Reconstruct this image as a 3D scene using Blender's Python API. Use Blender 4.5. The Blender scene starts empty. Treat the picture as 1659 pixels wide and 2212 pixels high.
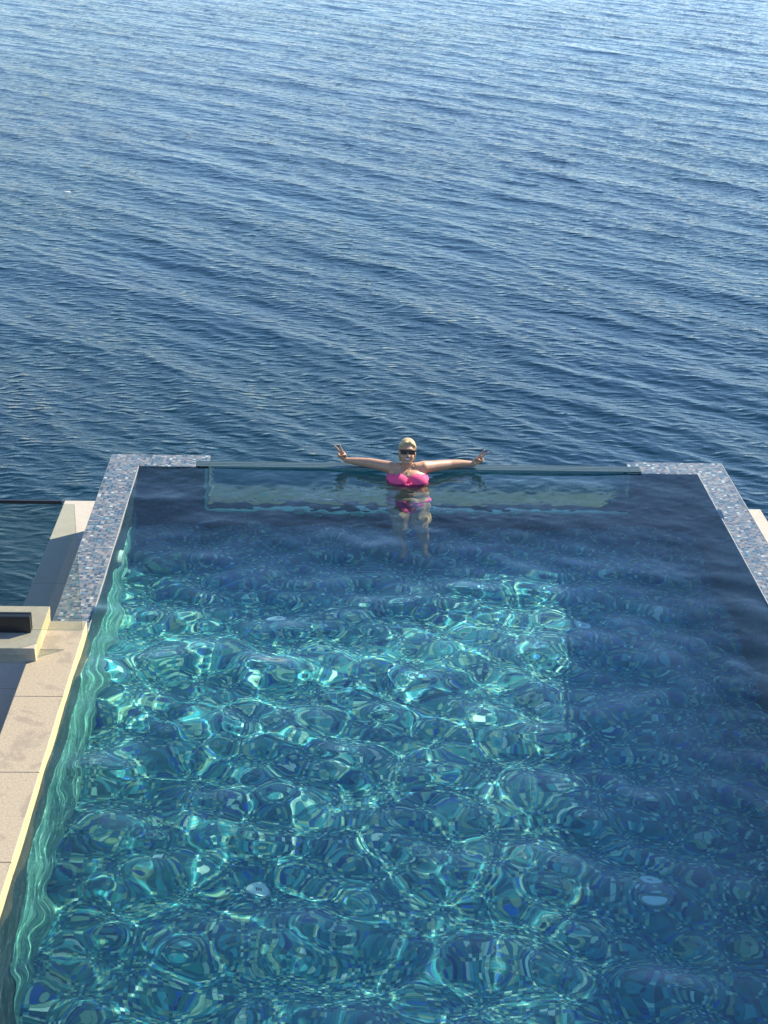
import bpy, bmesh, math, random
import numpy as np
from mathutils import Vector, Matrix, Euler
from mathutils.bvhtree import BVHTree
rad = math.radians
random.seed(4)
rng = np.random.default_rng(11)
C = bpy.context.scene.collection

# ------------------------------------------------------------------ helpers
def link(name, me, mat=None, parent=None, smooth=False):
    o = bpy.data.objects.new(name, me)
    C.objects.link(o)
    if mat: me.materials.append(mat)
    if parent is not None: o.parent = parent
    if smooth:
        me.polygons.foreach_set('use_smooth', [True] * len(me.polygons))
    return o
def root(name, label, cat, group=None):
    o = bpy.data.objects.new(name, None); C.objects.link(o)
    o['label'] = label; o['category'] = cat
    if group: o['group'] = group
    return o
def tag(o, label, cat, group=None):
    o['label'] = label; o['category'] = cat
    if group: o['group'] = group
def bm_mesh(bm, name):
    me = bpy.data.meshes.new(name); bm.normal_update(); bm.to_mesh(me); bm.free(); return me
def add_box(bm, x0, x1, y0, y1, z0, z1, bevel=0.0, seg=2):
    b = bmesh.new()
    bmesh.ops.create_cube(b, size=1)
    bmesh.ops.scale(b, vec=(x1-x0, y1-y0, z1-z0), verts=b.verts)
    bmesh.ops.translate(b, vec=((x0+x1)/2, (y0+y1)/2, (z0+z1)/2), verts=b.verts)
    if bevel: bmesh.ops.bevel(b, geom=b.edges[:], offset=bevel, segments=seg, affect='EDGES', profile=.5)
    t = bpy.data.meshes.new('t'); b.to_mesh(t); b.free(); bm.from_mesh(t); bpy.data.meshes.remove(t)
def boxes(name, lst, mat, parent=None, bevel=0.0):
    bm = bmesh.new()
    for b in lst: add_box(bm, *b, bevel=bevel)
    return link(name, bm_mesh(bm, name), mat, parent)
def prism(name, poly, z0, z1, mat, parent=None, bevel=0.0):
    bm = bmesh.new()
    f = bm.faces.new([bm.verts.new((x, y, z1)) for x, y in poly])
    if f.normal.z < 0: f.normal_flip()
    r = bmesh.ops.extrude_face_region(bm, geom=[f])
    bmesh.ops.translate(bm, vec=(0, 0, z0-z1), verts=[v for v in r['geom'] if isinstance(v, bmesh.types.BMVert)])
    bmesh.ops.recalc_face_normals(bm, faces=bm.faces)
    if bevel: bmesh.ops.bevel(bm, geom=bm.edges[:], offset=bevel, segments=2, affect='EDGES', profile=.5)
    return link(name, bm_mesh(bm, name), mat, parent)
def tube(name, pts, r, mat, parent=None, closed=False, n=8):
    bm = bmesh.new(); rings = []; N = len(pts); P = [Vector(p) for p in pts]
    for i, p in enumerate(P):
        a = P[(i-1) % N] if (closed or i > 0) else p
        b = P[(i+1) % N] if (closed or i < N-1) else p
        t = (b-a).normalized(); u = t.cross(Vector((0.13, .2, 1))).normalized(); w = t.cross(u)
        rr = r[i] if hasattr(r, '__len__') else r
        rings.append([bm.verts.new(p + (u*math.cos(k*2*math.pi/n) + w*math.sin(k*2*math.pi/n))*rr) for k in range(n)])
    for i in range(N if closed else N-1):
        A, B = rings[i], rings[(i+1) % N]
        for k in range(n): bm.faces.new((A[k], A[(k+1) % n], B[(k+1) % n], B[k]))
    if not closed:
        bm.faces.new(rings[0]); bm.faces.new(rings[-1])
    bmesh.ops.recalc_face_normals(bm, faces=bm.faces)
    return link(name, bm_mesh(bm, name), mat, parent, smooth=True)

# ------------------------------------------------------------------ materials
class MT:
    def __init__(s, name):
        s.m = bpy.data.materials.new(name); s.m.use_nodes = True
        s.nt = s.m.node_tree; s.n = s.nt.nodes; s.l = s.nt.links
        s.b = s.n['Principled BSDF']; s.out = s.n['Material Output']
    def N(s, t, **k):
        n = s.n.new(t)
        for a, v in k.items(): setattr(n, a, v)
        return n
    def L(s, a, b): s.l.new(a, b)
    def math(s, op, a, b=None, c=None):
        n = s.N('ShaderNodeMath', operation=op)
        for i, v in enumerate((a, b, c)):
            if v is None: continue
            if isinstance(v, (int, float)): n.inputs[i].default_value = v
            else: s.L(v, n.inputs[i])
        return n.outputs[0]
    def vmath(s, op, a, b=None):
        n = s.N('ShaderNodeVectorMath', operation=op)
        for i, v in enumerate((a, b)):
            if v is None: continue
            if isinstance(v, tuple): n.inputs[i].default_value = v
            else: s.L(v, n.inputs[i])
        return n.outputs[0]
    def noise(s, vec, scale, detail=3, rough=.55, dist=0):
        n = s.N('ShaderNodeTexNoise'); n.inputs['Scale'].default_value = scale
        n.inputs['Detail'].default_value = detail; n.inputs['Roughness'].default_value = rough
        n.inputs['Distortion'].default_value = dist
        if vec is not None: s.L(vec, n.inputs['Vector'])
        return n.outputs['Fac']
    def ramp(s, fac, stops, interp='LINEAR'):
        n = s.N('ShaderNodeValToRGB'); r = n.color_ramp; r.interpolation = interp
        while len(r.elements) < len(stops): r.elements.new(.5)
        for e, (p, c) in zip(r.elements, stops):
            e.position = p; e.color = (*c, 1) if len(c) == 3 else c
        s.L(fac, n.inputs[0]); return n.outputs[0]
    def mix(s, fac, a, b, mode='MIX'):
        n = s.N('ShaderNodeMix', data_type='RGBA', blend_type=mode)
        if isinstance(fac, (int, float)): n.inputs[0].default_value = fac
        else: s.L(fac, n.inputs[0])
        for i, v in ((6, a), (7, b)):
            if isinstance(v, tuple): n.inputs[i].default_value = (*v, 1)
            else: s.L(v, n.inputs[i])
        return n.outputs[2]
    def pos(s): return s.N('ShaderNodeNewGeometry').outputs['Position']
    def bump(s, h, strength=.3, dist=.01):
        n = s.N('ShaderNodeBump'); n.inputs['Strength'].default_value = strength
        n.inputs['Distance'].default_value = dist; s.L(h, n.inputs['Height'])
        s.L(n.outputs[0], s.b.inputs['Normal']); return n
    def set(s, **k):
        for a, v in k.items():
            i = s.b.inputs[a.replace('_', ' ')]
            if isinstance(v, (int, float)): i.default_value = v
            elif isinstance(v, tuple): i.default_value = (*v, 1)
            else: s.L(v, i)
        return s.m

def plain(name, col, rough=.5, var=.12, scale=20, **k):
    t = MT(name); f = t.noise(t.pos(), scale)
    c = t.mix(f, tuple(x*(1-var) for x in col), tuple(min(1, x*(1+var)) for x in col))
    t.set(Base_Color=c, Roughness=rough, **k); return t.m

def mosaic(name, stops, size, rough, groutcol, gw=.06, patch=0.0):
    t = MT(name); g = t.N('ShaderNodeNewGeometry')
    p = t.vmath('ADD', t.vmath('MULTIPLY', g.outputs['Position'], (1/size,)*3), (.31, .37, .43))
    cell = t.vmath('FLOOR', p)
    w = t.N('ShaderNodeTexWhiteNoise', noise_dimensions='3D'); t.L(cell, w.inputs['Vector'])
    col = t.ramp(w.outputs['Value'], stops, 'CONSTANT')
    w2 = t.N('ShaderNodeTexWhiteNoise', noise_dimensions='3D'); t.L(t.vmath('ADD', cell, (7.3, 1.1, 3.7)), w2.inputs['Vector'])
    bv = t.ramp(w2.outputs['Value'], [(0, (.72,)*3), (1, (1.25,)*3)])
    col = t.mix(1.0, col, bv, 'MULTIPLY')
    fr = t.vmath('FRACTION', p)
    s1 = t.N('ShaderNodeSeparateXYZ'); t.L(fr, s1.inputs[0])
    s2 = t.N('ShaderNodeSeparateXYZ'); t.L(g.outputs['True Normal'], s2.inputs[0])
    m = None
    for i in range(3):
        e = t.math('LESS_THAN', t.math('ABSOLUTE', t.math('SUBTRACT', s1.outputs[i], .5)), .5-gw)
        off = t.math('GREATER_THAN', t.math('ABSOLUTE', s2.outputs[i]), .6)
        e = t.math('MAXIMUM', e, off)
        m = e if m is None else t.math('MULTIPLY', m, e)
    if patch:
        st = t.noise(g.outputs['Position'], 2.2, 4, .6)
        col = t.mix(t.math('MULTIPLY', t.ramp(st, [(.45, (0,)*3), (.7, (1,)*3)]), patch), col, (.27, .25, .23))
    col = t.mix(m, groutcol, col)
    n = t.N('ShaderNodeBump'); n.inputs['Strength'].default_value = .25; n.inputs['Distance'].default_value = .002
    hh = t.math('ADD', m, t.math('MULTIPLY', w2.outputs['Value'], .8))
    t.L(hh, n.inputs['Height']); t.L(n.outputs[0], t.b.inputs['Normal'])
    t.set(Base_Color=col, Roughness=rough, Specular_IOR_Level=.5)
    return t.m

M = {}
M['rim'] = mosaic('rim_mosaic', [(0, (.15, .145, .135)), (.20, (.085, .09, .092)), (.36, (.026, .062, .092)), (.54, (.010, .034, .060)), (.66, (.20, .20, .19)), (.76, (.05, .11, .14)), (.90, (.28, .34, .34)), (.935, (.11, .12, .12))],
                  .031, .28, (.15, .145, .135), .05, .22)
M['floor'] = mosaic('floor_mosaic', [(0, (.012, .19, .25)), (.24, (.008, .13, .19)), (.44, (.05, .31, .35)), (.60, (.006, .09, .24)), (.69, (.22, .40, .29)), (.81, (.025, .21, .21)), (.89, (.32, .56, .46)), (.95, (.46, .62, .56)), (.975, (.006, .13, .42))],
                  .031, .35, (.10, .18, .20), .04)
M['wallm'] = mosaic('wall_mosaic', [(0, (.045, .06, .055)), (.3, (.03, .06, .07)), (.5, (.09, .085, .07)), (.7, (.04, .09, .10)), (.92, (.16, .20, .19))],
                  .0275, .35, (.10, .12, .12), .05)
M['mint'] = mosaic('lit_strip_mosaic', [(0, (.22, .52, .44)), (.35, (.14, .40, .34)), (.6, (.34, .64, .54)), (.85, (.10, .30, .28))], .031, .4, (.2, .45, .38), .04)
def stone(name, a, b, stain, bumpd=.002, sc=1.0):
    t = MT(name); p = t.pos()
    f = t.noise(p, 55*sc, 4, .7); f2 = t.noise(p, 3.0, 5, .6, .6)
    f3 = t.noise(p, 170, 2, .6)
    c = t.mix(t.ramp(f, [(.35, (0,)*3), (.68, (1,)*3)]), a, b)
    c = t.mix(t.math('MULTIPLY', t.ramp(f3, [(.52, (0,)*3), (.60, (1,)*3)]), .25), c, tuple(x*.6 for x in a))
    c = t.mix(t.math('MULTIPLY', t.ramp(f2, [(.54, (0,)*3), (.60, (1,)*3)]), .55), c, stain)
    t.set(Base_Color=c, Roughness=.75, Specular_IOR_Level=.3)
    t.bump(t.math('ADD', f, f3), .5, bumpd); return t.m
M['stone'] = stone('travertine', (.255, .215, .155), (.36, .31, .235), (.185, .16, .125))
M['slab'] = stone('pale_stone', (.30, .27, .215), (.36, .32, .26), (.27, .235, .19), .0006, .3)
M['ledge'] = stone('ledge_stone', (.36, .335, .285), (.41, .375, .32), (.34, .31, .265), .0006, .4)
M['concrete'] = plain('concrete', (.30, .29, .27), .85)
M['sill'] = plain('pale_green_sill', (.34, .60, .46), .5, .2, 9)
M['bed'] = plain('dark_green_bed', (.02, .038, .034), .6, .5, 9)
M['seam'] = plain('grey_green_seam', (.05, .085, .075), .4)
M['black'] = plain('black_metal', (.012, .012, .014), .35, .2)
M['groove'] = plain('dark_joint', (.05, .045, .04), .9)

M['sunlit_side'] = plain('sunlit_edge_paint', (.52, .42, .22), .6, .06, 30)  # lighter yellow puts the sun's brightness into the right-facing stone sides
def paint_sunlit_side(o):
    o.data.materials.append(M['sunlit_side'])
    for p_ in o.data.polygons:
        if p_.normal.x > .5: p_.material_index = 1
def glass(name, tint, ior=1.45, rough=0.0):
    t = MT(name); t.set(Base_Color=tint, Roughness=rough, IOR=ior, Transmission_Weight=1.0); return t.m
# thin clear balustrade pane with a grey tint
t = MT('tinted_glass')
tr = t.N('ShaderNodeBsdfTransparent'); tr.inputs[0].default_value = (.86, .895, .865, 1)
gl = t.N('ShaderNodeBsdfGlossy'); gl.inputs['Roughness'].default_value = .02
fr = t.N('ShaderNodeFresnel'); fr.inputs[0].default_value = 1.45
df = t.N('ShaderNodeBsdfDiffuse'); df.inputs[0].default_value = (.5, .52, .5, 1)
mx = t.N('ShaderNodeMixShader'); mx.inputs[0].default_value = .045
m2 = t.N('ShaderNodeMixShader')
t.L(tr.outputs[0], mx.inputs[1]); t.L(df.outputs[0], mx.inputs[2])
gg = t.N('ShaderNodeNewGeometry'); t.L(t.math('MULTIPLY', fr.outputs[0], t.math('SUBTRACT', 1.0, gg.outputs['Backfacing'])), m2.inputs[0]); t.L(mx.outputs[0], m2.inputs[1]); t.L(gl.outputs[0], m2.inputs[2])
t.L(m2.outputs[0], t.out.inputs[0]); M['pane'] = t.m

# pool water surface: real refraction, colour of the water taken up by the transmitted light
t = MT('pool_water')
t.set(Base_Color=(.56, .95, .92), Roughness=0.0, IOR=1.333, Transmission_Weight=1.0)
M['water'] = t.m
# acrylic window: front face is in contact with the water, the others with air
t = MT('acrylic_wet_face'); t.set(Base_Color=(.86, .97, .93), Roughness=.0, IOR=1.12, Transmission_Weight=1.0); M['acr_in'] = t.m
t = MT('acrylic')
p = t.pos(); ac = t.mix(t.ramp(t.noise(p, 7, 4, .65, .8), [(.42, (0,)*3), (.62, (1,)*3)]), (.58, .70, .68), (.44, .62, .55))
t.set(Base_Color=ac, Roughness=.0, IOR=1.45, Transmission_Weight=.93)
t.bump(t.noise(p, 9, 3, .6), .6, .012); M['acr'] = t.m

# sea
t = MT('sea_water'); p = t.pos()
mp = t.N('ShaderNodeMapping'); mp.inputs['Rotation'].default_value = (0, 0, rad(20)); mp.inputs['Scale'].default_value = (.6, 1.35, 1)
t.L(p, mp.inputs[0])
wn = t.noise(p, 1.1, 2)
wv = t.vmath('ADD', mp.outputs[0], t.vmath('MULTIPLY', t.N('ShaderNodeCombineXYZ').outputs[0], (1, 1, 1)))
def ridged(scale, det):
    n = t.N('ShaderNodeTexNoise', noise_type='RIDGED_MULTIFRACTAL'); n.normalize = True
    n.inputs['Scale'].default_value = scale; n.inputs['Detail'].default_value = det
    n.inputs['Roughness'].default_value = .55; n.inputs['Distortion'].default_value = .35
    t.L(wv, n.inputs['Vector']); return n.outputs['Fac']
h = t.math('ADD', t.math('MULTIPLY', ridged(1.6, 2.5), 1.0), t.math('MULTIPLY', t.noise(wv, 9, 3, .6), .22))
h = t.math('MULTIPLY', h, t.ramp(t.noise(p, .045, 3, .6), [(.32, (.45,)*3), (.68, (1.35,)*3)]))
t.bump(h, 1.0, .095)
deep = t.mix(t.ramp(t.noise(p, .03, 2), [(.35, (0,)*3), (.65, (1,)*3)]), (.0003, .014, .029), (.0005, .018, .028))
t.set(Base_Color=deep, Roughness=.05, IOR=1.333, Specular_IOR_Level=.5)
M['sea'] = t.m

# ------------------------------------------------------------------ camera
W_, H_, F_ = 1659., 2212., 3322.
pitch, yaw, roll = rad(24.3694), rad(2.19168), rad(1.61773)
f = Vector((math.sin(yaw)*math.cos(pitch), math.cos(yaw)*math.cos(pitch), -math.sin(pitch)))
r0 = Vector((math.cos(yaw), -math.sin(yaw), 0)); u0 = r0.cross(f)
rt = r0*math.cos(roll) + u0*math.sin(roll); up = u0*math.cos(roll) - r0*math.sin(roll)
cam = bpy.data.cameras.new('camera'); co = bpy.data.objects.new('camera', cam); C.objects.link(co)
mw = Matrix((rt, up, -f)).transposed().to_4x4(); mw.translation = Vector((0, 0, 6.3)); co.matrix_world = mw
cam.sensor_fit = 'VERTICAL'; cam.sensor_height = 36; cam.lens = 36*F_/H_
cam.clip_start = .1; cam.clip_end = 20000
bpy.context.scene.camera = co

# ------------------------------------------------------------------ light
SUN_EL, SUN_AZ = rad(37.8), rad(34)      # azimuth counted from +x towards +y
sd = Vector((math.cos(SUN_EL)*math.cos(SUN_AZ), math.cos(SUN_EL)*math.sin(SUN_AZ), math.sin(SUN_EL)))
sl = bpy.data.lights.new('sun', 'SUN'); sl.energy = 4.7; sl.angle = rad(.5); sl.color = (1.0, .885, .70)
so = bpy.data.objects.new('sun', sl); C.objects.link(so); so.rotation_euler = sd.to_track_quat('Z', 'Y').to_euler()
sl.cycles.is_caustics_light = True
wd = bpy.data.worlds.new('World'); bpy.context.scene.world = wd; wd.use_nodes = True
nt = wd.node_tree; bg = nt.nodes['Background']
sky = nt.nodes.new('ShaderNodeTexSky'); sky.sky_type = 'NISHITA'; sky.sun_disc = False
sky.sun_elevation = SUN_EL; sky.sun_rotation = math.pi/2 - SUN_AZ
sky.altitude = 10; sky.air_density = 1.0; sky.dust_density = 0.15; sky.ozone_density = 5.5
nt.links.new(sky.outputs[0], bg.inputs[0]); bg.inputs[1].default_value = .11
sc = bpy.context.scene
sc.view_settings.view_transform = 'Standard'; sc.view_settings.look = 'None'; sc.view_settings.gamma = 1
sc.view_settings.exposure = 1.32
cy = sc.cycles
cy.max_bounces = 10; cy.transmission_bounces = 8; cy.diffuse_bounces = 3; cy.glossy_bounces = 3
cy.caustics_refractive = True; cy.caustics_reflective = False; cy.blur_glossy = .3
cy.sample_clamp_indirect = 6; cy.use_denoising = True

# ------------------------------------------------------------------ sea
def wave_field(X, Y, waves):
    dx = np.zeros_like(X); dy = np.zeros_like(X); z = np.zeros_like(X)
    for kx, ky, a, ph, q in waves:
        th = kx*X + ky*Y + ph; k = math.hypot(kx, ky); c = np.cos(th)*a; s = np.sin(th)*a*q
        z += c; dx -= s*kx/k; dy -= s*ky/k
    return dx, dy, z
def grid_obj(name, xs, ys, waves, mat, z0, fade=None, zfun=None):
    nx, ny = len(xs), len(ys)
    X, Y = np.meshgrid(xs, ys)
    X = X.astype(np.float32); Y = Y.astype(np.float32)
    dx, dy, z = wave_field(X, Y, waves)
    if fade is not None:
        fa = fade(X, Y); dx *= fa; dy *= fa; z *= fa
    if zfun is not None: z += zfun(X, Y)
    V = np.stack([X+dx, Y+dy, z+z0], -1).reshape(-1, 3).astype(np.float32)
    me = bpy.data.meshes.new(name)
    nf = (nx-1)*(ny-1)
    i = np.arange(nf); r_, c_ = i//(nx-1), i % (nx-1); a = r_*nx+c_
    idx = np.stack([a, a+1, a+nx+1, a+nx], -1).astype(np.int32)
    me.vertices.add(len(V)); me.vertices.foreach_set('co', V.ravel())
    me.loops.add(nf*4); me.loops.foreach_set('vertex_index', idx.ravel())
    me.polygons.add(nf); me.polygons.foreach_set('loop_start', (i*4).astype(np.int32))
    me.polygons.foreach_set('use_smooth', np.ones(nf, bool))
    me.update(); me.validate()
    return link(name, me, mat)
SEA = -22.0
waves = []
main = rad(57)          # travel direction of the wind waves
def addw(n, l0, l1, slope, spread, d0=main, q=1.0):
    for _ in range(n):
        lam = math.exp(rng.uniform(math.log(l0), math.log(l1))); k = 2*math.pi/lam
        d = d0 + rng.normal(0, spread); a = slope/k*math.sqrt(2/n)
        waves.append((k*math.cos(d), k*math.sin(d), a, rng.uniform(0, 6.28), q))
addw(10, 4.5, 12, .032, .16, rad(40))
addw(22, 2.0, 4.5, .038, .25, rad(44))
addw(34, .8, 2.0, .052, .40)
addw(44, .36, .8, .064, .6)
def spaced(a, b, step0, step1):
    out = [a]
    while out[-1] < b:
        t_ = (out[-1]-a)/(b-a); out.append(out[-1] + step0 + (step1-step0)*t_)
    return out
ysf = spaced(33, 300, .085, .30)
ys = [-4000, -1500, -500, -150, -50, -15, 0, 10, 17, 20, 24, 28, 31, 32] + ysf + [303, 310, 330, 370, 430, 500, 900, 2000, 5000, 9000]
xsf = list(np.arange(-68, 88, .145))
xs = [-9000, -3000, -1000, -400, -150, -110, -85, -74, -69] + xsf + [89, 91, 96, 108, 150, 400, 1000, 3000, 9000]
def ssm(a, b, v): 
    t_ = np.clip((v-a)/(b-a), 0, 1); return t_*t_*(3-2*t_)
sea = grid_obj('sea', np.array(xs), np.array(ys), waves, M['sea'], SEA,
     fade=lambda X, Y: ssm(31, 35, Y)*(1-ssm(285, 300, Y))*ssm(-68, -65, X)*(1-ssm(84, 88, X)))
sea['kind'] = 'structure'

# ------------------------------------------------------------------ pool
XL, XR, YF, YN, D = -2.02, 3.90, 14.96, 4.6, 1.86
RW = .32; YO = YF + RW; XO, XP = XL - RW, XR + RW
AX0, AX1 = -1.42, 3.30      # acrylic panel ends
GX0, GX1 = -1.29, 3.18      # clear opening between the rim ends
AB = -1.05
pool = root('infinity_pool', 'mosaic tiled infinity pool full of blue water with a clear far edge', 'swimming pool')
recv = []
def zf(y): return -D + (D-1.5)*min(1, max(0, (y-9.6)/3.6))
bm = bmesh.new(); bf = bm.faces.new([bm.verts.new((XL, y_, z_)) for y_, z_ in ((YN, -D-.2), (YF, -D-.2), (YF, -1.5), (13.2, -1.5), (9.6, -D), (YN, -D))])
bx_ = bmesh.ops.extrude_face_region(bm, geom=[bf]); bmesh.ops.translate(bm, vec=(XR-XL, 0, 0), verts=[v for v in bx_['geom'] if isinstance(v, bmesh.types.BMVert)])
bmesh.ops.recalc_face_normals(bm, faces=bm.faces); floor = link('pool_floor', bm_mesh(bm, 'pool_floor'), M['floor'], pool); recv.append(floor)
recv.append(boxes('left_wall', [(XO+.002, XL, YN, YF, -D-.2, -.03)], M['wallm'], pool)); recv[-1].name = 'side_wall'
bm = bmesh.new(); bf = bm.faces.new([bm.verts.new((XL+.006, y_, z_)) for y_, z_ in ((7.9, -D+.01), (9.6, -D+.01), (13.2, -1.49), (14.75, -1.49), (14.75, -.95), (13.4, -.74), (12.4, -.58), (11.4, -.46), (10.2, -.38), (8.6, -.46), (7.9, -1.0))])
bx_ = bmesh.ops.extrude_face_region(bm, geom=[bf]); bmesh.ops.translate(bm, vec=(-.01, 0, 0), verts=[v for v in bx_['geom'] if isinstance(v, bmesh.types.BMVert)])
bmesh.ops.recalc_face_normals(bm, faces=bm.faces); band = link('lit_wall_strip', bm_mesh(bm, 'lit_wall_strip'), M['mint'], pool); recv.append(band)  # mint colour and outline stand in for sunlight on the wall
band['label'] = 'pale mint green strip painted for the sunlit part of the pool wall'
recv.append(boxes('side_wall', [(XR, XP-.002, YN, YF, -D-.2, -.03)], M['wallm'], pool))
recv.append(boxes('end_wall', [(XO, XP, YN-.3, YN, -D-.2, -.02)], M['wallm'], pool))
recv.append(boxes('end_wall', [(XO+.002, GX0, YF, YO-.002, -D-.2, -.03), (GX1, XP-.002, YF, YO-.002, -D-.2, -.03), (GX0, GX1, YF, YO-.002, -D-.2, AB)], M['wallm'], pool))
# mosaic rims
M['highlight'] = plain('painted_edge_highlight', (.27, .28, .265), .4, .5, 9)  # pale strips added as the bright highlight along the rim edges
rimL = prism('mosaic_rim', [(XO, 11.375), (XO, YO), (GX0, YO), (GX0, YF+.155), (AX0, YF+.155), (AX0, YF), (XL, YF), (XL, 11.375)], -.03, .014, M['rim'], pool, .004)
rimR = prism('mosaic_rim', [(XP, 5.0), (XR, 5.0), (XR, YF), (AX1, YF), (AX1, YF+.155), (GX1, YF+.155), (GX1, YO), (XP, YO)], -.03, .002, M['rim'], pool, .004)
boxes('edge_highlight', [(XL-.001, XL+.006, 11.376, YF-.003, -.02, .0165)], M['highlight'], rimL, .002)
boxes('edge_highlight', [(XR-.004, XR+.005, 5.0, YF-.003, -.03, .0035)], M['highlight'], rimR, .001)
boxes('edge_highlight', [(XP-.006, XP+.003, 5.0, YO, -.03, .005)], M['highlight'], rimR, .001)
boxes('outer_wall', [(XO+.004, XP-.004, YF-.2, YO-.004, -3.4, -D-.2), (XO+.004, XP-.004, YN-.3, YF-.2, -3.4, -D-.2)], M['rim'], pool)
# acrylic window
bm = bmesh.new(); add_box(bm, GX0+.004, GX1-.004, YF+.002, YF+.15, AB-.01, .02)
add_box(bm, AX0+.004, GX0+.001, YF+.002, YF+.15, -.028, .02); add_box(bm, GX1-.001, AX1-.004, YF+.002, YF+.15, -.028, .02)
me = bm_mesh(bm, 'acrylic_panel'); me.materials.append(M['acr']); me.materials.append(M['acr_in'])
for p_ in me.polygons:
    if p_.normal.y < -.9: p_.material_index = 1
acr = link('acrylic_panel', me, None, pool); acr.cycles.is_caustics_caster = True
# pale sill and jamb that carry the acrylic
boxes('edge_seam', [(AX0+.01, AX1-.01, YF+q, YF+q+w_, .0195, .0225) for q, w_ in ((.012, .012), (.05, .008), (.092, .014), (.132, .008))], M['seam'], acr)
s_ = boxes('window_sill', [(GX0-.03, GX1+.03, YF-.06, YF-.001, AB-.05, AB+.005), ], M['sill'], pool, .008); recv.append(s_)
boxes('sill_bed', [(GX0+.002, GX1-.002, YF+.001, YF+.16, AB-.02, AB+.012), (GX0+.002, GX1-.002, YF+.162, YO-.006, AB-.02, AB+.006)], M['bed'], pool)
s_ = boxes('window_jamb', [(GX0-.035, GX0-.002, YF-.012, YF-.001, AB, -.03)], M['sill'], pool, .003); recv.append(s_)

# travertine coping with real joints
ys_ = [4.3, 5.07, 6.09, 7.11, 8.13, 9.15, 10.17, 11.375]
cop = boxes('stone_coping', [(-2.395, XL, a+.0015, b-.0015, -.02, .11) for a, b in zip(ys_, ys_[1:])], M['stone'], pool, .006)
paint_sunlit_side(cop)
cop['label'] = 'mottled beige travertine coping with its sunlit edge painted yellow'
boxes('coping_base', [(XO+.0, XL-.004, 4.3, 11.373, -.03, -.021)], M['groove'], pool)
# drains, inlet, lamp
def disc(name, c, r, h, mat, parent, n=28, axis='z', hole=0):
    bm = bmesh.new()
    bmesh.ops.create_cone(bm, cap_ends=True, segments=n, radius1=r, radius2=r*.9, depth=h)
    if axis == 'x': bmesh.ops.rotate(bm, matrix=Matrix.Rotation(rad(90), 3, 'Y'), verts=bm.verts)
    bmesh.ops.translate(bm, vec=c, verts=bm.verts)
    return link(name, bm_mesh(bm, name), mat, parent)
M['drain'] = plain('white_plastic', (.62, .78, .80), .4)
M['lens'] = plain('lamp_lens', (.85, .92, .80), .2)
sl_ = math.atan2(D-1.5, 3.6)
for x, y, lb in ((-.53, 9.42, 'white drain cover on the near left floor'), (2.48, 9.36, 'white drain cover on the near right floor'), (-.51, 12.95, 'white drain cover on the far left floor'), (2.40, 12.90, 'white drain cover on the far right floor')):
    z_ = zf(y); th = sl_ if y > 9.6 else 0
    Rx = Matrix.Translation((x, y, z_)) @ Matrix.Rotation(th, 4, 'X')
    d = disc('drain_cover', (0, 0, .012), .12, .024, M['drain'], pool); d['label'] = lb; recv.append(d)
    g = boxes('drain_slot', [(q-.004, q+.004, -.028, .028, .02, .0255) for q in (-.024, -.008, .008, .024)], M['black'], d)
    d.data.transform(Rx); g.data.transform(Rx); recv.append(g)
d = boxes('inlet_cover', [(-1.36, -1.22, 9.60, 9.72, -D+.001, -D+.016)], M['drain'], pool, .005); recv.append(d)
lamp = disc('pool_lamp', (XL+.02, 13.35, -.62), .13, .04, M['lens'], pool, axis='x'); recv.append(lamp)
lamp['label'] = 'round unlit lamp set in the left pool wall'

# water surface: waves made by bathers and jets, real geometry
pw = []
def addp(n, l0, l1, slope, d0=None, spread=9):
    for _ in range(n):
        lam = math.exp(rng.uniform(math.log(l0), math.log(l1))); k = 2*math.pi/lam
        d = rng.uniform(0, 6.283) if d0 is None else d0 + rng.normal(0, spread); a = slope/k*math.sqrt(2/n)
        pw.append((k*math.cos(d), k*math.sin(d), a, rng.uniform(0, 6.28), .7))
addp(14, .9, 1.8, .022)
addp(40, .42, 1.2, .078)
addp(22, .20, .42, .034)
addp(10, .10, .17, .004)
addp(14, .25, .6, .035, rad(70), .35)
fine = []
for _ in range(34):
    lam = rng.uniform(.075, .20); k = 2*math.pi/lam; d = rad(90) + rng.normal(0, .8)
    fine.append((k*math.cos(d), k*math.sin(d), 0.060/k*math.sqrt(2/34), rng.uniform(0, 6.28), 0))
xw = np.arange(XL-.006, XR+.14, .018); yw = np.arange(YN-.02, YF+.004, .018); yw = np.append(yw[yw < YF-.002], YF+.0015)
water = grid_obj('pool_water', xw, yw, pw, M['water'], -.004,
    fade=lambda X, Y: (.42 + .58*(1-ssm(10.5, 14, Y)))*(1-.35*ssm(1.6, 3.2, X)),
    zfun=lambda X, Y: .003 - .016*ssm(XR-.01, XR+.13, X) + wave_field(X, Y, fine)[2]*np.maximum(ssm(13.1, 14.1, Y)*(.35+.65*np.exp(-((X-.8)/1.3)**2)), .36*ssm(2.1, 3.3, X)))
water['kind'] = 'structure'
water.cycles.is_caustics_caster = True

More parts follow.
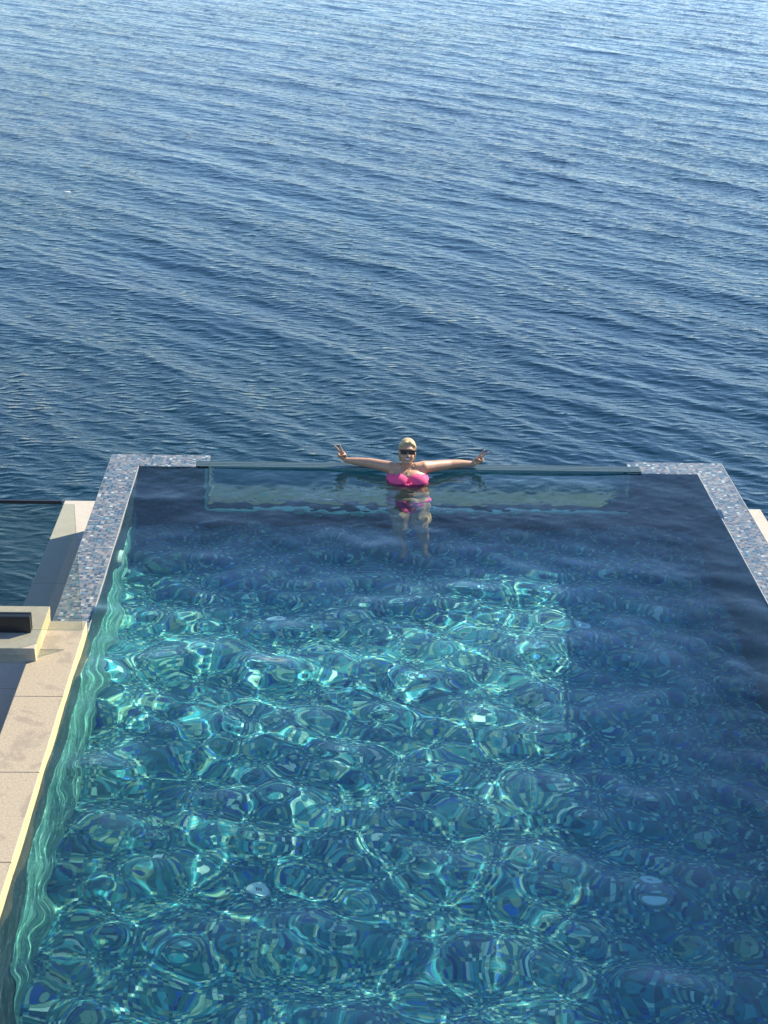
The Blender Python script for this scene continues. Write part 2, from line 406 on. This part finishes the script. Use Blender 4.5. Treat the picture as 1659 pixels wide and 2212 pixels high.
# one small breaking crest out on the sea
def at_sea(px, py, z):
    d = f + rt*((px-W_/2)/F_) - up*((py-H_/2)/F_); k = (z-6.3)/d.z
    return Vector((0, 0, 6.3)) + d*k
t = MT('sea_foam'); t.set(Base_Color=(.85, .87, .88), Roughness=.9); M['foam'] = t.m
fc = at_sea(147, 415, SEA+.1); bm = bmesh.new()
for _ in range(70):
    u_ = rng.uniform(-1, 1); w_ = rng.normal(0, .10*(1.1-abs(u_)))
    c_ = fc + Vector((u_*.42+w_*.3, -u_*.30+w_, .03*rng.random()+.02*(1-abs(u_))))
    bmesh.ops.create_icosphere(bm, subdivisions=1, radius=rng.uniform(.015, .05)*(1.15-abs(u_)), matrix=Matrix.Translation(c_))
foam = link('sea_foam', bm_mesh(bm, 'sea_foam'), M['foam']); foam['kind'] = 'stuff'; tag(foam, 'tiny white breaking crest of foam alone on the open sea', 'foam')

# ------------------------------------------------------------------ terrace left and right
ZL = -.8
def ledge(name, x0, x1, label):
    n = 12; b = 15.87; L_ = 1.02; lst = []
    while b > 3.5: lst.append((x0, x1, b-L_+.002, b-.002, ZL-.10, ZL)); b -= L_
    r = root(name, label, 'terrace ledge')
    boxes('paving', lst, M['ledge'], r, .004)
    boxes('slab_base', [(x0+.03, x1-.03, 3.6, 15.83, ZL-.5, ZL-.102)], M['concrete'], r)
    return r
lg = ledge('terrace_ledge', -2.98, XO-.001, 'pale stone ledge half in shade, left of the pool')
lg2 = ledge('terrace_ledge', XP+.001, 4.90, 'cream sunlit stone ledge along the right side of the pool')
# raised slab with the glass railing
sr = root('raised_slab', 'raised cream stone slab beside the coping, carrying a black rail shoe', 'stone slab')
for o_ in (boxes('slab_top', [(-4.7, -2.32, 10.68, 11.39, .175, .238)], M['slab'], sr, .004), boxes('slab_body', [(-4.68, -2.322, 10.70, 11.385, .09, .1745)], M['slab'], sr, .003)): paint_sunlit_side(o_)
boxes('slab_support', [(-4.6, -3.05, 10.9, 11.3, -3.0, .089)], M['concrete'], sr)
gr = root('glass_railing', 'smoked glass railing with thin black top rail over the sea at left', 'glass railing')
gy = 10.985
pane = boxes('glass_pane', [(-5.2, -1.995, gy-.006, gy+.006, .24, 1.355)], M['pane'], gr)
boxes('top_rail', [(-5.2, -2.085, gy-.014, gy+.014, 1.356, 1.385)], M['black'], gr, .003)
boxes('base_shoe', [(-4.7, -2.395, gy-.055, gy-.0065, .2385, .385), (-4.7, -2.395, gy+.0065, gy+.03, .2385, .385)], M['black'], gr, .004)
t = MT('glass_edge')
tr = t.N('ShaderNodeBsdfTransparent'); tr.inputs[0].default_value = (.80, .86, .82, 1)
gl = t.N('ShaderNodeBsdfGlossy'); gl.inputs['Roughness'].default_value = .15
mx = t.N('ShaderNodeMixShader'); mx.inputs[0].default_value = .12
t.L(tr.outputs[0], mx.inputs[1]); t.L(gl.outputs[0], mx.inputs[2]); t.L(mx.outputs[0], t.out.inputs[0]); M['edge'] = t.m
boxes('pane_edge', [(-1.9948, -1.9918, gy-.006, gy+.006, .24, 1.355), (-2.39, -1.9952, gy-.005, gy+.005, .2365, .2395)], M['edge'], gr)

# ------------------------------------------------------------------ person
def frame_of(d):
    d = d.normalized(); a = Vector((0, 0, 1)) if abs(d.z) < .9 else Vector((1, 0, 0))
    u = d.cross(a).normalized(); return u, d.cross(u)
def blob(name, parts, voxel, smooth=4, fac=.5):
    bm = bmesh.new()
    for p in parts:
        if p[0] == 'c':
            _, a, ra, b, rb = p; a, b = Vector(a), Vector(b)
            for c_, r_ in ((a, ra), (b, rb)):
                bmesh.ops.create_icosphere(bm, subdivisions=3, radius=r_, matrix=Matrix.Translation(c_))
            u, w = frame_of(b-a); n = 20
            A = [bm.verts.new(a+(u*math.cos(i*2*math.pi/n)+w*math.sin(i*2*math.pi/n))*ra) for i in range(n)]
            B = [bm.verts.new(b+(u*math.cos(i*2*math.pi/n)+w*math.sin(i*2*math.pi/n))*rb) for i in range(n)]
            fs = [bm.faces.new((A[i], A[(i+1) % n], B[(i+1) % n], B[i])) for i in range(n)] + [bm.faces.new(A), bm.faces.new(B)]
            bmesh.ops.recalc_face_normals(bm, faces=fs)
        else:
            _, c_, r_, rot = p
            m = Matrix.Translation(Vector(c_)) @ (rot.to_matrix().to_4x4() if isinstance(rot, Euler) else rot.to_4x4()) @ Matrix.Diagonal((*r_, 1))
            bmesh.ops.create_icosphere(bm, subdivisions=4, radius=1, matrix=m)
    me = bm_mesh(bm, name+'_src')
    o = bpy.data.objects.new(name+'_src', me); C.objects.link(o)
    md = o.modifiers.new('r', 'REMESH'); md.mode = 'VOXEL'; md.voxel_size = voxel; md.use_smooth_shade = True
    if smooth:
        ms = o.modifiers.new('s', 'SMOOTH'); ms.factor = fac; ms.iterations = smooth
    dg = bpy.context.evaluated_depsgraph_get(); dg.update()
    out = bpy.data.meshes.new_from_object(o.evaluated_get(dg)); out.name = name
    bpy.data.objects.remove(o); bpy.data.meshes.remove(me)
    out.materials.clear()
    out.polygons.foreach_set('use_smooth', [True]*len(out.polygons))
    return out
E0 = Euler((0, 0, 0))
t = MT('skin'); p = t.pos()
sk = t.mix(t.noise(p, 9, 3), (.40, .205, .12), (.52, .295, .185))
sk = t.mix(t.math('MULTIPLY', t.ramp(t.noise(p, 90, 2), [(.55, (0,)*3), (.7, (1,)*3)]), .25), sk, (.33, .15, .10))
t.set(Base_Color=sk, Roughness=.42, Subsurface_Weight=.12, Subsurface_Scale=.01); t.b.inputs['Subsurface Radius'].default_value = (1, .4, .25)
M['skin'] = t.m
M['pink'] = plain('pink_fabric', (.92, .055, .22), .85, .2, 38, Specular_IOR_Level=.2)
t = MT('pink_fabric'); p = t.pos(); mp = t.N('ShaderNodeMapping'); mp.inputs['Rotation'].default_value = (0, rad(24), 0); mp.inputs['Scale'].default_value = (1, 1, 3.2); t.L(p, mp.inputs[0])
fo = t.noise(mp.outputs[0], 16, 3, .6, 1.2)
t.set(Base_Color=t.mix(fo, (.72, .055, .17), (.96, .12, .27)), Roughness=.7, Specular_IOR_Level=.25); t.bump(fo, 1.0, .012); M['pink'] = t.m
M['pinkd'] = plain('magenta_fabric', (.95, .09, .26), .6, .3, 25)
t = MT('blonde_hair'); p = t.pos()
mp = t.N('ShaderNodeMapping'); mp.inputs['Scale'].default_value = (14, 3, 3); t.L(p, mp.inputs[0])
hn = t.noise(mp.outputs[0], 9, 4, .6, 1)
t.set(Base_Color=t.ramp(hn, [(.32, (.20, .12, .05)), (.5, (.46, .32, .15)), (.7, (.70, .54, .30))]), Roughness=.4); t.bump(hn, 1.0, .012)
M['hair'] = t.m
M['lensb'] = plain('dark_lens', (.006, .005, .005), .22, Specular_IOR_Level=.25)
M['teeth'] = plain('teeth', (.82, .80, .74), .3, .05)
M['lip'] = plain('lips', (.45, .12, .10), .4)
M['gold'] = plain('pale_gold', (.80, .66, .42), .3, .1, 30, Metallic=.6)
M['nail'] = plain('nails', (.75, .50, .45), .3)

person = root('person', 'tanned blonde person in pink bikini and sunglasses leaning on the clear pool edge', 'person')
HC = Vector((.79, 14.775, .278)); HR = Matrix.Rotation(rad(-14), 3, 'X') @ Matrix.Rotation(rad(2), 3, 'Y')
HR = HR @ Matrix.Diagonal((1.06, 1.06, 1.12))
def H(x, y, z): return HC + HR @ Vector((x, y, z))     # head space: -y is where the face looks
HRm = HR
parts = []
E = lambda c_, r_, rot=E0: parts.append(('e', c_, r_, rot))
Cc = lambda a, ra, b, rb: parts.append(('c', a, ra, b, rb))
# head
E(H(0, .012, .035), (.074, .092, .088), HRm); E(H(0, -.02, -.03), (.066, .068, .077), HRm)
E(H(0, -.045, -.078), (.044, .036, .030), HRm)                     # chin
E(H(-.034, -.055, -.028), (.026, .024, .026), HRm); E(H(.034, -.055, -.028), (.026, .024, .026), HRm)   # cheeks
Cc(H(0, -.076, .022), .010, H(0, -.098, -.016), .012); E(H(-.011, -.090, -.020), (.009, .010, .008), HRm); E(H(.011, -.090, -.020), (.009, .010, .008), HRm)
E(H(0, -.070, .045), (.055, .018, .014), HRm)                      # brow
for s in (-1, 1):
    E(H(s*.074, .010, -.005), (.010, .020, .030), HRm)             # ears
E(H(0, -.076, -.047), (.026, .011, .013), HRm)                     # mouth mound
# neck and torso
Cc((.792, 14.80, .20), .052, (.80, 14.815, .07), .062)
E((.80, 14.80, .055), (.205, .085, .075)); E((.80, 14.755, -.02), (.215, .115, .13), Euler((rad(-14), 0, 0)))
for s, cx in ((-1, .708), (1, .896)): E((cx, 14.680, -.005), (.103, .070, .078), Euler((rad(-10), 0, 0)))
Cc((.72, 14.80, .115), .045, (.64, 14.83, .09), .062); Cc((.88, 14.80, .115), .045, (.965, 14.83, .10), .062)
E((.805, 14.67, -.20), (.222, .130, .16), Euler((rad(-20), 0, 0)))
E((.81, 14.56, -.37), (.235, .150, .13), Euler((rad(-18), 0, 0)))
E((.807, 14.62, -.285), (.224, .138, .15), Euler((rad(-20), 0, 0))); E((.803, 14.715, -.11), (.215, .118, .14), Euler((rad(-16), 0, 0)))
E((.725, 14.52, -.43), (.125, .125, .12)); E((.895, 14.52, -.43), (.125, .125, .12))
# arms laid out along the edge
Cc((.64, 14.83, .088), .066, (.56, 14.885, .082), .060); Cc((.56, 14.885, .082), .060, (.40, 14.985, .074), .052)
Cc((.40, 14.985, .074), .052, (.30, 15.02, .072), .044); Cc((.30, 15.02, .072), .044, (.155, 15.045, .076), .027)
Cc((.965, 14.83, .097), .068, (1.06, 14.885, .085), .060); Cc((1.06, 14.885, .085), .060, (1.25, 14.985, .070), .050)
Cc((1.25, 14.985, .070), .050, (1.36, 15.02, .066), .043); Cc((1.36, 15.02, .066), .043, (1.515, 15.045, .056), .027)
# legs under water, knees a little forward
Cc((.72, 14.50, -.46), .128, (.72, 14.38, -.60), .112); Cc((.72, 14.38, -.60), .112, (.74, 14.24, -.78), .078)
Cc((.74, 14.24, -.78), .076, (.735, 14.26, -.91), .070); Cc((.735, 14.26, -.91), .068, (.735, 14.18, -1.09), .036)
Cc((.735, 14.19, -1.11), .036, (.715, 14.08, -1.17), .032); Cc((.715, 14.08, -1.17), .034, (.70, 14.01, -1.19), .022)
Cc((.90, 14.50, -.46), .128, (.92, 14.38, -.60), .112); Cc((.92, 14.38, -.60), .112, (.925, 14.24, -.76), .078)
Cc((.925, 14.24, -.76), .076, (.945, 14.26, -.88), .070); Cc((.945, 14.26, -.88), .068, (.965, 14.20, -1.07), .036)
Cc((.965, 14.21, -1.10), .036, (.970, 14.09, -1.16), .032); Cc((.970, 14.09, -1.16), .034, (.975, 14.01, -1.18), .022)
# hands: palm, five fingers each; m mirrors nothing, both written out in (along, across, out) of the hand
nails = []
def hand(wrist, along, across, out):
    wrist, a, c_, o_ = Vector(wrist), Vector(along).normalized(), Vector(across).normalized(), Vector(out).normalized()
    P = lambda u, v, w: wrist + a*u + c_*v + o_*w
    Cc(P(0, 0, 0), .026, P(.03, -.012, 0), .021); Cc(P(0, 0, 0), .025, P(.03, .012, 0), .021)
    for v in (-.028, -.010, .010, .027):
        Cc(P(.025, v*.7, 0), .017, P(.085, v, 0), .0125)
    Cc(P(.03, -.02, .004), .018, P(.06, -.026, .006), .016)
    def fing(pts, r0, r1):
        n = len(pts)-1
        for i in range(n):
            Cc(pts[i], r0+(r1-r0)*i/n, pts[i+1], r0+(r1-r0)*(i+1)/n)
        nails.append((pts[-1], (pts[-1]-pts[-2]).normalized(), o_))
    fing([P(.088, -.026, 0), P(.130, -.034, .002), P(.156, -.040, .004), P(.178, -.045, .006)], .0100, .0078)   # index, straight
    fing([P(.090, -.008, 0), P(.138, -.002, .002), P(.168, .001, .004), P(.190, .004, .006)], .0102, .0078)      # middle, straight
    fing([P(.088, .012, 0), P(.108, .018, .034), P(.086, .016, .052), P(.068, .012, .042)], .0098, .0080)       # ring, curled
    fing([P(.080, .030, 0), P(.096, .036, .028), P(.077, .034, .044), P(.062, .029, .036)], .0088, .0070)       # little, curled
    fing([P(.030, -.030, .012), P(.056, -.038, .034), P(.070, -.016, .054), P(.074, .004, .060)], .0125, .0090) # thumb across the palm
# her right hand (image left): middle finger outwards, index towards the head
hand((.150, 15.045, .082), (-.55, -.05, .83), (-.83, 0, -.55), (0, -1, .15))
hand((1.520, 15.045, .060), (.70, -.05, .70), (.70, 0, -.70), (0, -1, .15))
bme = blob('body', parts, .0045, 5)
body = link('body', bme, M['skin'], person)
recv.append(body)

# clothes cut from the skin surface
def garment(name, test, off, mat, parent, edge=.0):
    me = bme; vs = np.empty(len(me.vertices)*3, np.float32); me.vertices.foreach_get('co', vs); vs = vs.reshape(-1, 3)
    nm = np.empty(len(me.vertices)*3, np.float32); me.vertices.foreach_get('normal', nm); nm = nm.reshape(-1, 3)
    bm = bmesh.new(); mp_ = {}
    for p_ in me.polygons:
        c_ = p_.center
        if not test(c_.x, c_.y, c_.z, p_.normal): continue
        vv = []
        for i in p_.vertices:
            if i not in mp_: mp_[i] = bm.verts.new(Vector(vs[i]) + Vector(nm[i])*off)
            vv.append(mp_[i])
        try: bm.faces.new(vv)
        except ValueError: pass
    for _ in range(3): bmesh.ops.smooth_vert(bm, verts=[v for v in bm.verts if v.is_boundary], factor=.5, use_axis_x=True, use_axis_y=True, use_axis_z=True)
    be = [e for e in bm.edges if e.is_boundary]
    r = bmesh.ops.extrude_edge_only(bm, edges=be)
    nv = [v for v in r['geom'] if isinstance(v, bmesh.types.BMVert)]
    cen = Vector((.805, 14.74, 0))
    for v in nv:
        d = Vector((cen.x-v.co.x, cen.y-v.co.y, 0)).normalized(); v.co += d*(off+.004)
    bmesh.ops.recalc_face_normals(bm, faces=bm.faces)
    return link(name, bm_mesh(bm, name), mat, parent, smooth=True)
def top_test(x, y, z, n):
    if not (.55 < x < 1.06) or y > 14.9: return False
    lo = -.085
    xr = abs(x-.803)
    hi = .048 + .024*math.exp(-((xr-.095)/.06)**2) - .014*math.exp(-(xr/.02)**2) if y < 14.74 else .03
    return lo < z < hi and not (xr > .222 and z > -.02 and y > 14.80)
def bot_test(x, y, z, n):
    if not (-.62 < z < -.31): return False
    xr = abs(x-.81)
    lo = -.35 - .16*max(0, 1-xr/.16)**.8
    return z > lo and (y < 14.9)
bt = garment('bikini_top', top_test, .011, M['pink'], person)
bb = garment('bikini_bottom', bot_test, .007, M['pinkd'], person)
recv += [bt, bb]
kn = link('bow_knot', blob('bow_knot', [('e', (.79, 14.582, -.004), (.030, .016, .013), Euler((0, rad(20), 0))), ('e', (.818, 14.580, .006), (.026, .016, .012), Euler((0, rad(-30), 0))), ('c', (.80, 14.575, 0), .014, (.806, 14.572, -.035), .009)], .004, 2), M['pink'], bt)
recv.append(kn)
bvh = BVHTree.FromPolygons([v.co.copy() for v in bme.vertices], [tuple(p_.vertices) for p_ in bme.polygons])
def onskin(x, z, gap, y0=14.0):
    h_ = bvh.ray_cast(Vector((x, y0, z)), Vector((0, 1, 0)))
    return (h_[0] + Vector((0, -gap, 0))) if h_[0] else Vector((x, 14.7, z))
# hair drawn back
hp = [('e', H(0, .030, .050), (.084, .094, .090), HRm), ('e', H(0, .055, 0), (.080, .072, .085), HRm)]
for s in (-1, 1):
    hp += [('c', H(s*.066, .002, .060), .022, H(s*.074, .018, .0), .014), ('c', H(s*.074, .018, .0), .014, H(s*.066, .035, -.075), .012),
           ('c', H(s*.02, -.050, .103), .018, H(s*.062, -.030, .070), .018)]
hair = link('hair', blob('hair', hp, .005, 3), M['hair'], person)
hair2 = link('bun', blob('bun', [('e', H(0, .13, .03), (.035, .030, .035), HRm)], .005, 2), M['hair'], hair)
# sunglasses
gl = bpy.data.objects.new('sunglasses', None); C.objects.link(gl); gl.parent = person
def hbox(name, x0, x1, y0, y1, z0, z1, mat, parent, bevel=0, extra=()):
    bm = bmesh.new()
    for b in ((x0, x1, y0, y1, z0, z1),)+tuple(extra): add_box(bm, *b, bevel=bevel, seg=3)
    for v in bm.verts: v.co = HC + HR @ v.co
    return link(name, bm_mesh(bm, name), mat, parent)
frame_ = hbox('glasses_frame', -.070, -.008, -.100, -.090, -.002, .040, M['black'], gl, .0045,
     extra=((.008, .070, -.100, -.090, -.002, .040), (-.012, .012, -.099, -.091, .022, .032), (-.079, -.068, -.096, -.088, .024, .034), (.068, .079, -.096, -.088, .024, .034), (-.081, -.077, -.094, .01, .024, .034), (.077, .081, -.094, .01, .024, .034)))
for s in (-1, 1):
    a, b = (-.066, -.013) if s < 0 else (.013, .066)
    hbox('lens', a, b, -.1025, -.096, .002, .036, M['lensb'], gl, .003)
# smile
bm = bmesh.new()
n = 12
for j, (yy, zz) in enumerate(((-.0890, -.040), (-.0885, -.050))):
    for i in range(n+1):
        u = i/n*2-1; bm.verts.new(HC + HR @ Vector((u*.021, yy + u*u*.006, zz + u*u*(.006 if j else .002))))
bm.verts.ensure_lookup_table()
for i in range(n): bm.faces.new((bm.verts[i], bm.verts[i+1], bm.verts[n+2+i], bm.verts[n+1+i]))
r = bmesh.ops.extrude_face_region(bm, geom=bm.faces[:]); bmesh.ops.translate(bm, vec=HR @ Vector((0, .006, 0)), verts=[v for v in r['geom'] if isinstance(v, bmesh.types.BMVert)])
bmesh.ops.recalc_face_normals(bm, faces=bm.faces)
link('teeth', bm_mesh(bm, 'teeth'), M['teeth'], person)
for zz, cu in ((-.0375, .0015), (-.0535, .007)):
    tube('lip', [HC + HR @ Vector((u*.025, -.0885+u*u*.007, zz+u*u*cu)) for u in np.linspace(-1, 1, 9)], [.0012, .002, .003, .0034, .0036, .0034, .003, .002, .0012], M['lip'], person)
# jewellery
cp = []
for u in np.linspace(-1, 1, 25):
    x = .802 + .058*u*(1.12-abs(u)*.12); z = .082 + .075*abs(u)**1.5
    cp.append(onskin(x, z, .002))
ch = tube('necklace', cp, .0016, M['gold'], person, n=6)
pc = onskin(.802, .074, .005)
pd = disc('pendant', (0, 0, 0), .010, .003, M['gold'], ch, 14); pd.location = pc; pd.rotation_euler = (rad(75), 0, 0)
for (c_, ax_, r_) in (((.142, 15.043, .092), Vector((-.75, .05, .5)), .030), ((1.527, 15.043, .066), Vector((.8, .05, .3)), .030)):
    u, w = frame_of(ax_); b = tube('bracelet', [Vector(c_)+(u*math.cos(q)+w*math.sin(q))*r_ for q in np.linspace(0, 2*math.pi, 21)[:-1]], .0038, M['gold'], person, True, 6)
# finger nails
for i, (p_, d_, o_) in enumerate(nails):
    bm = bmesh.new(); s_ = d_.cross(o_).normalized(); w_ = s_.cross(d_)
    m = Matrix((s_, d_, w_)).transposed().to_4x4(); m.translation = p_ + d_*.004 + w_*(-.0060 if w_.dot(o_) > 0 else .0060)
    bmesh.ops.create_icosphere(bm, subdivisions=2, radius=1, matrix=m @ Matrix.Diagonal((.0050, .0062, .0020, 1)))
    link('nail', bm_mesh(bm, 'nail'), M['nail'], body, True)

for o in recv: o.cycles.is_caustics_receiver = True
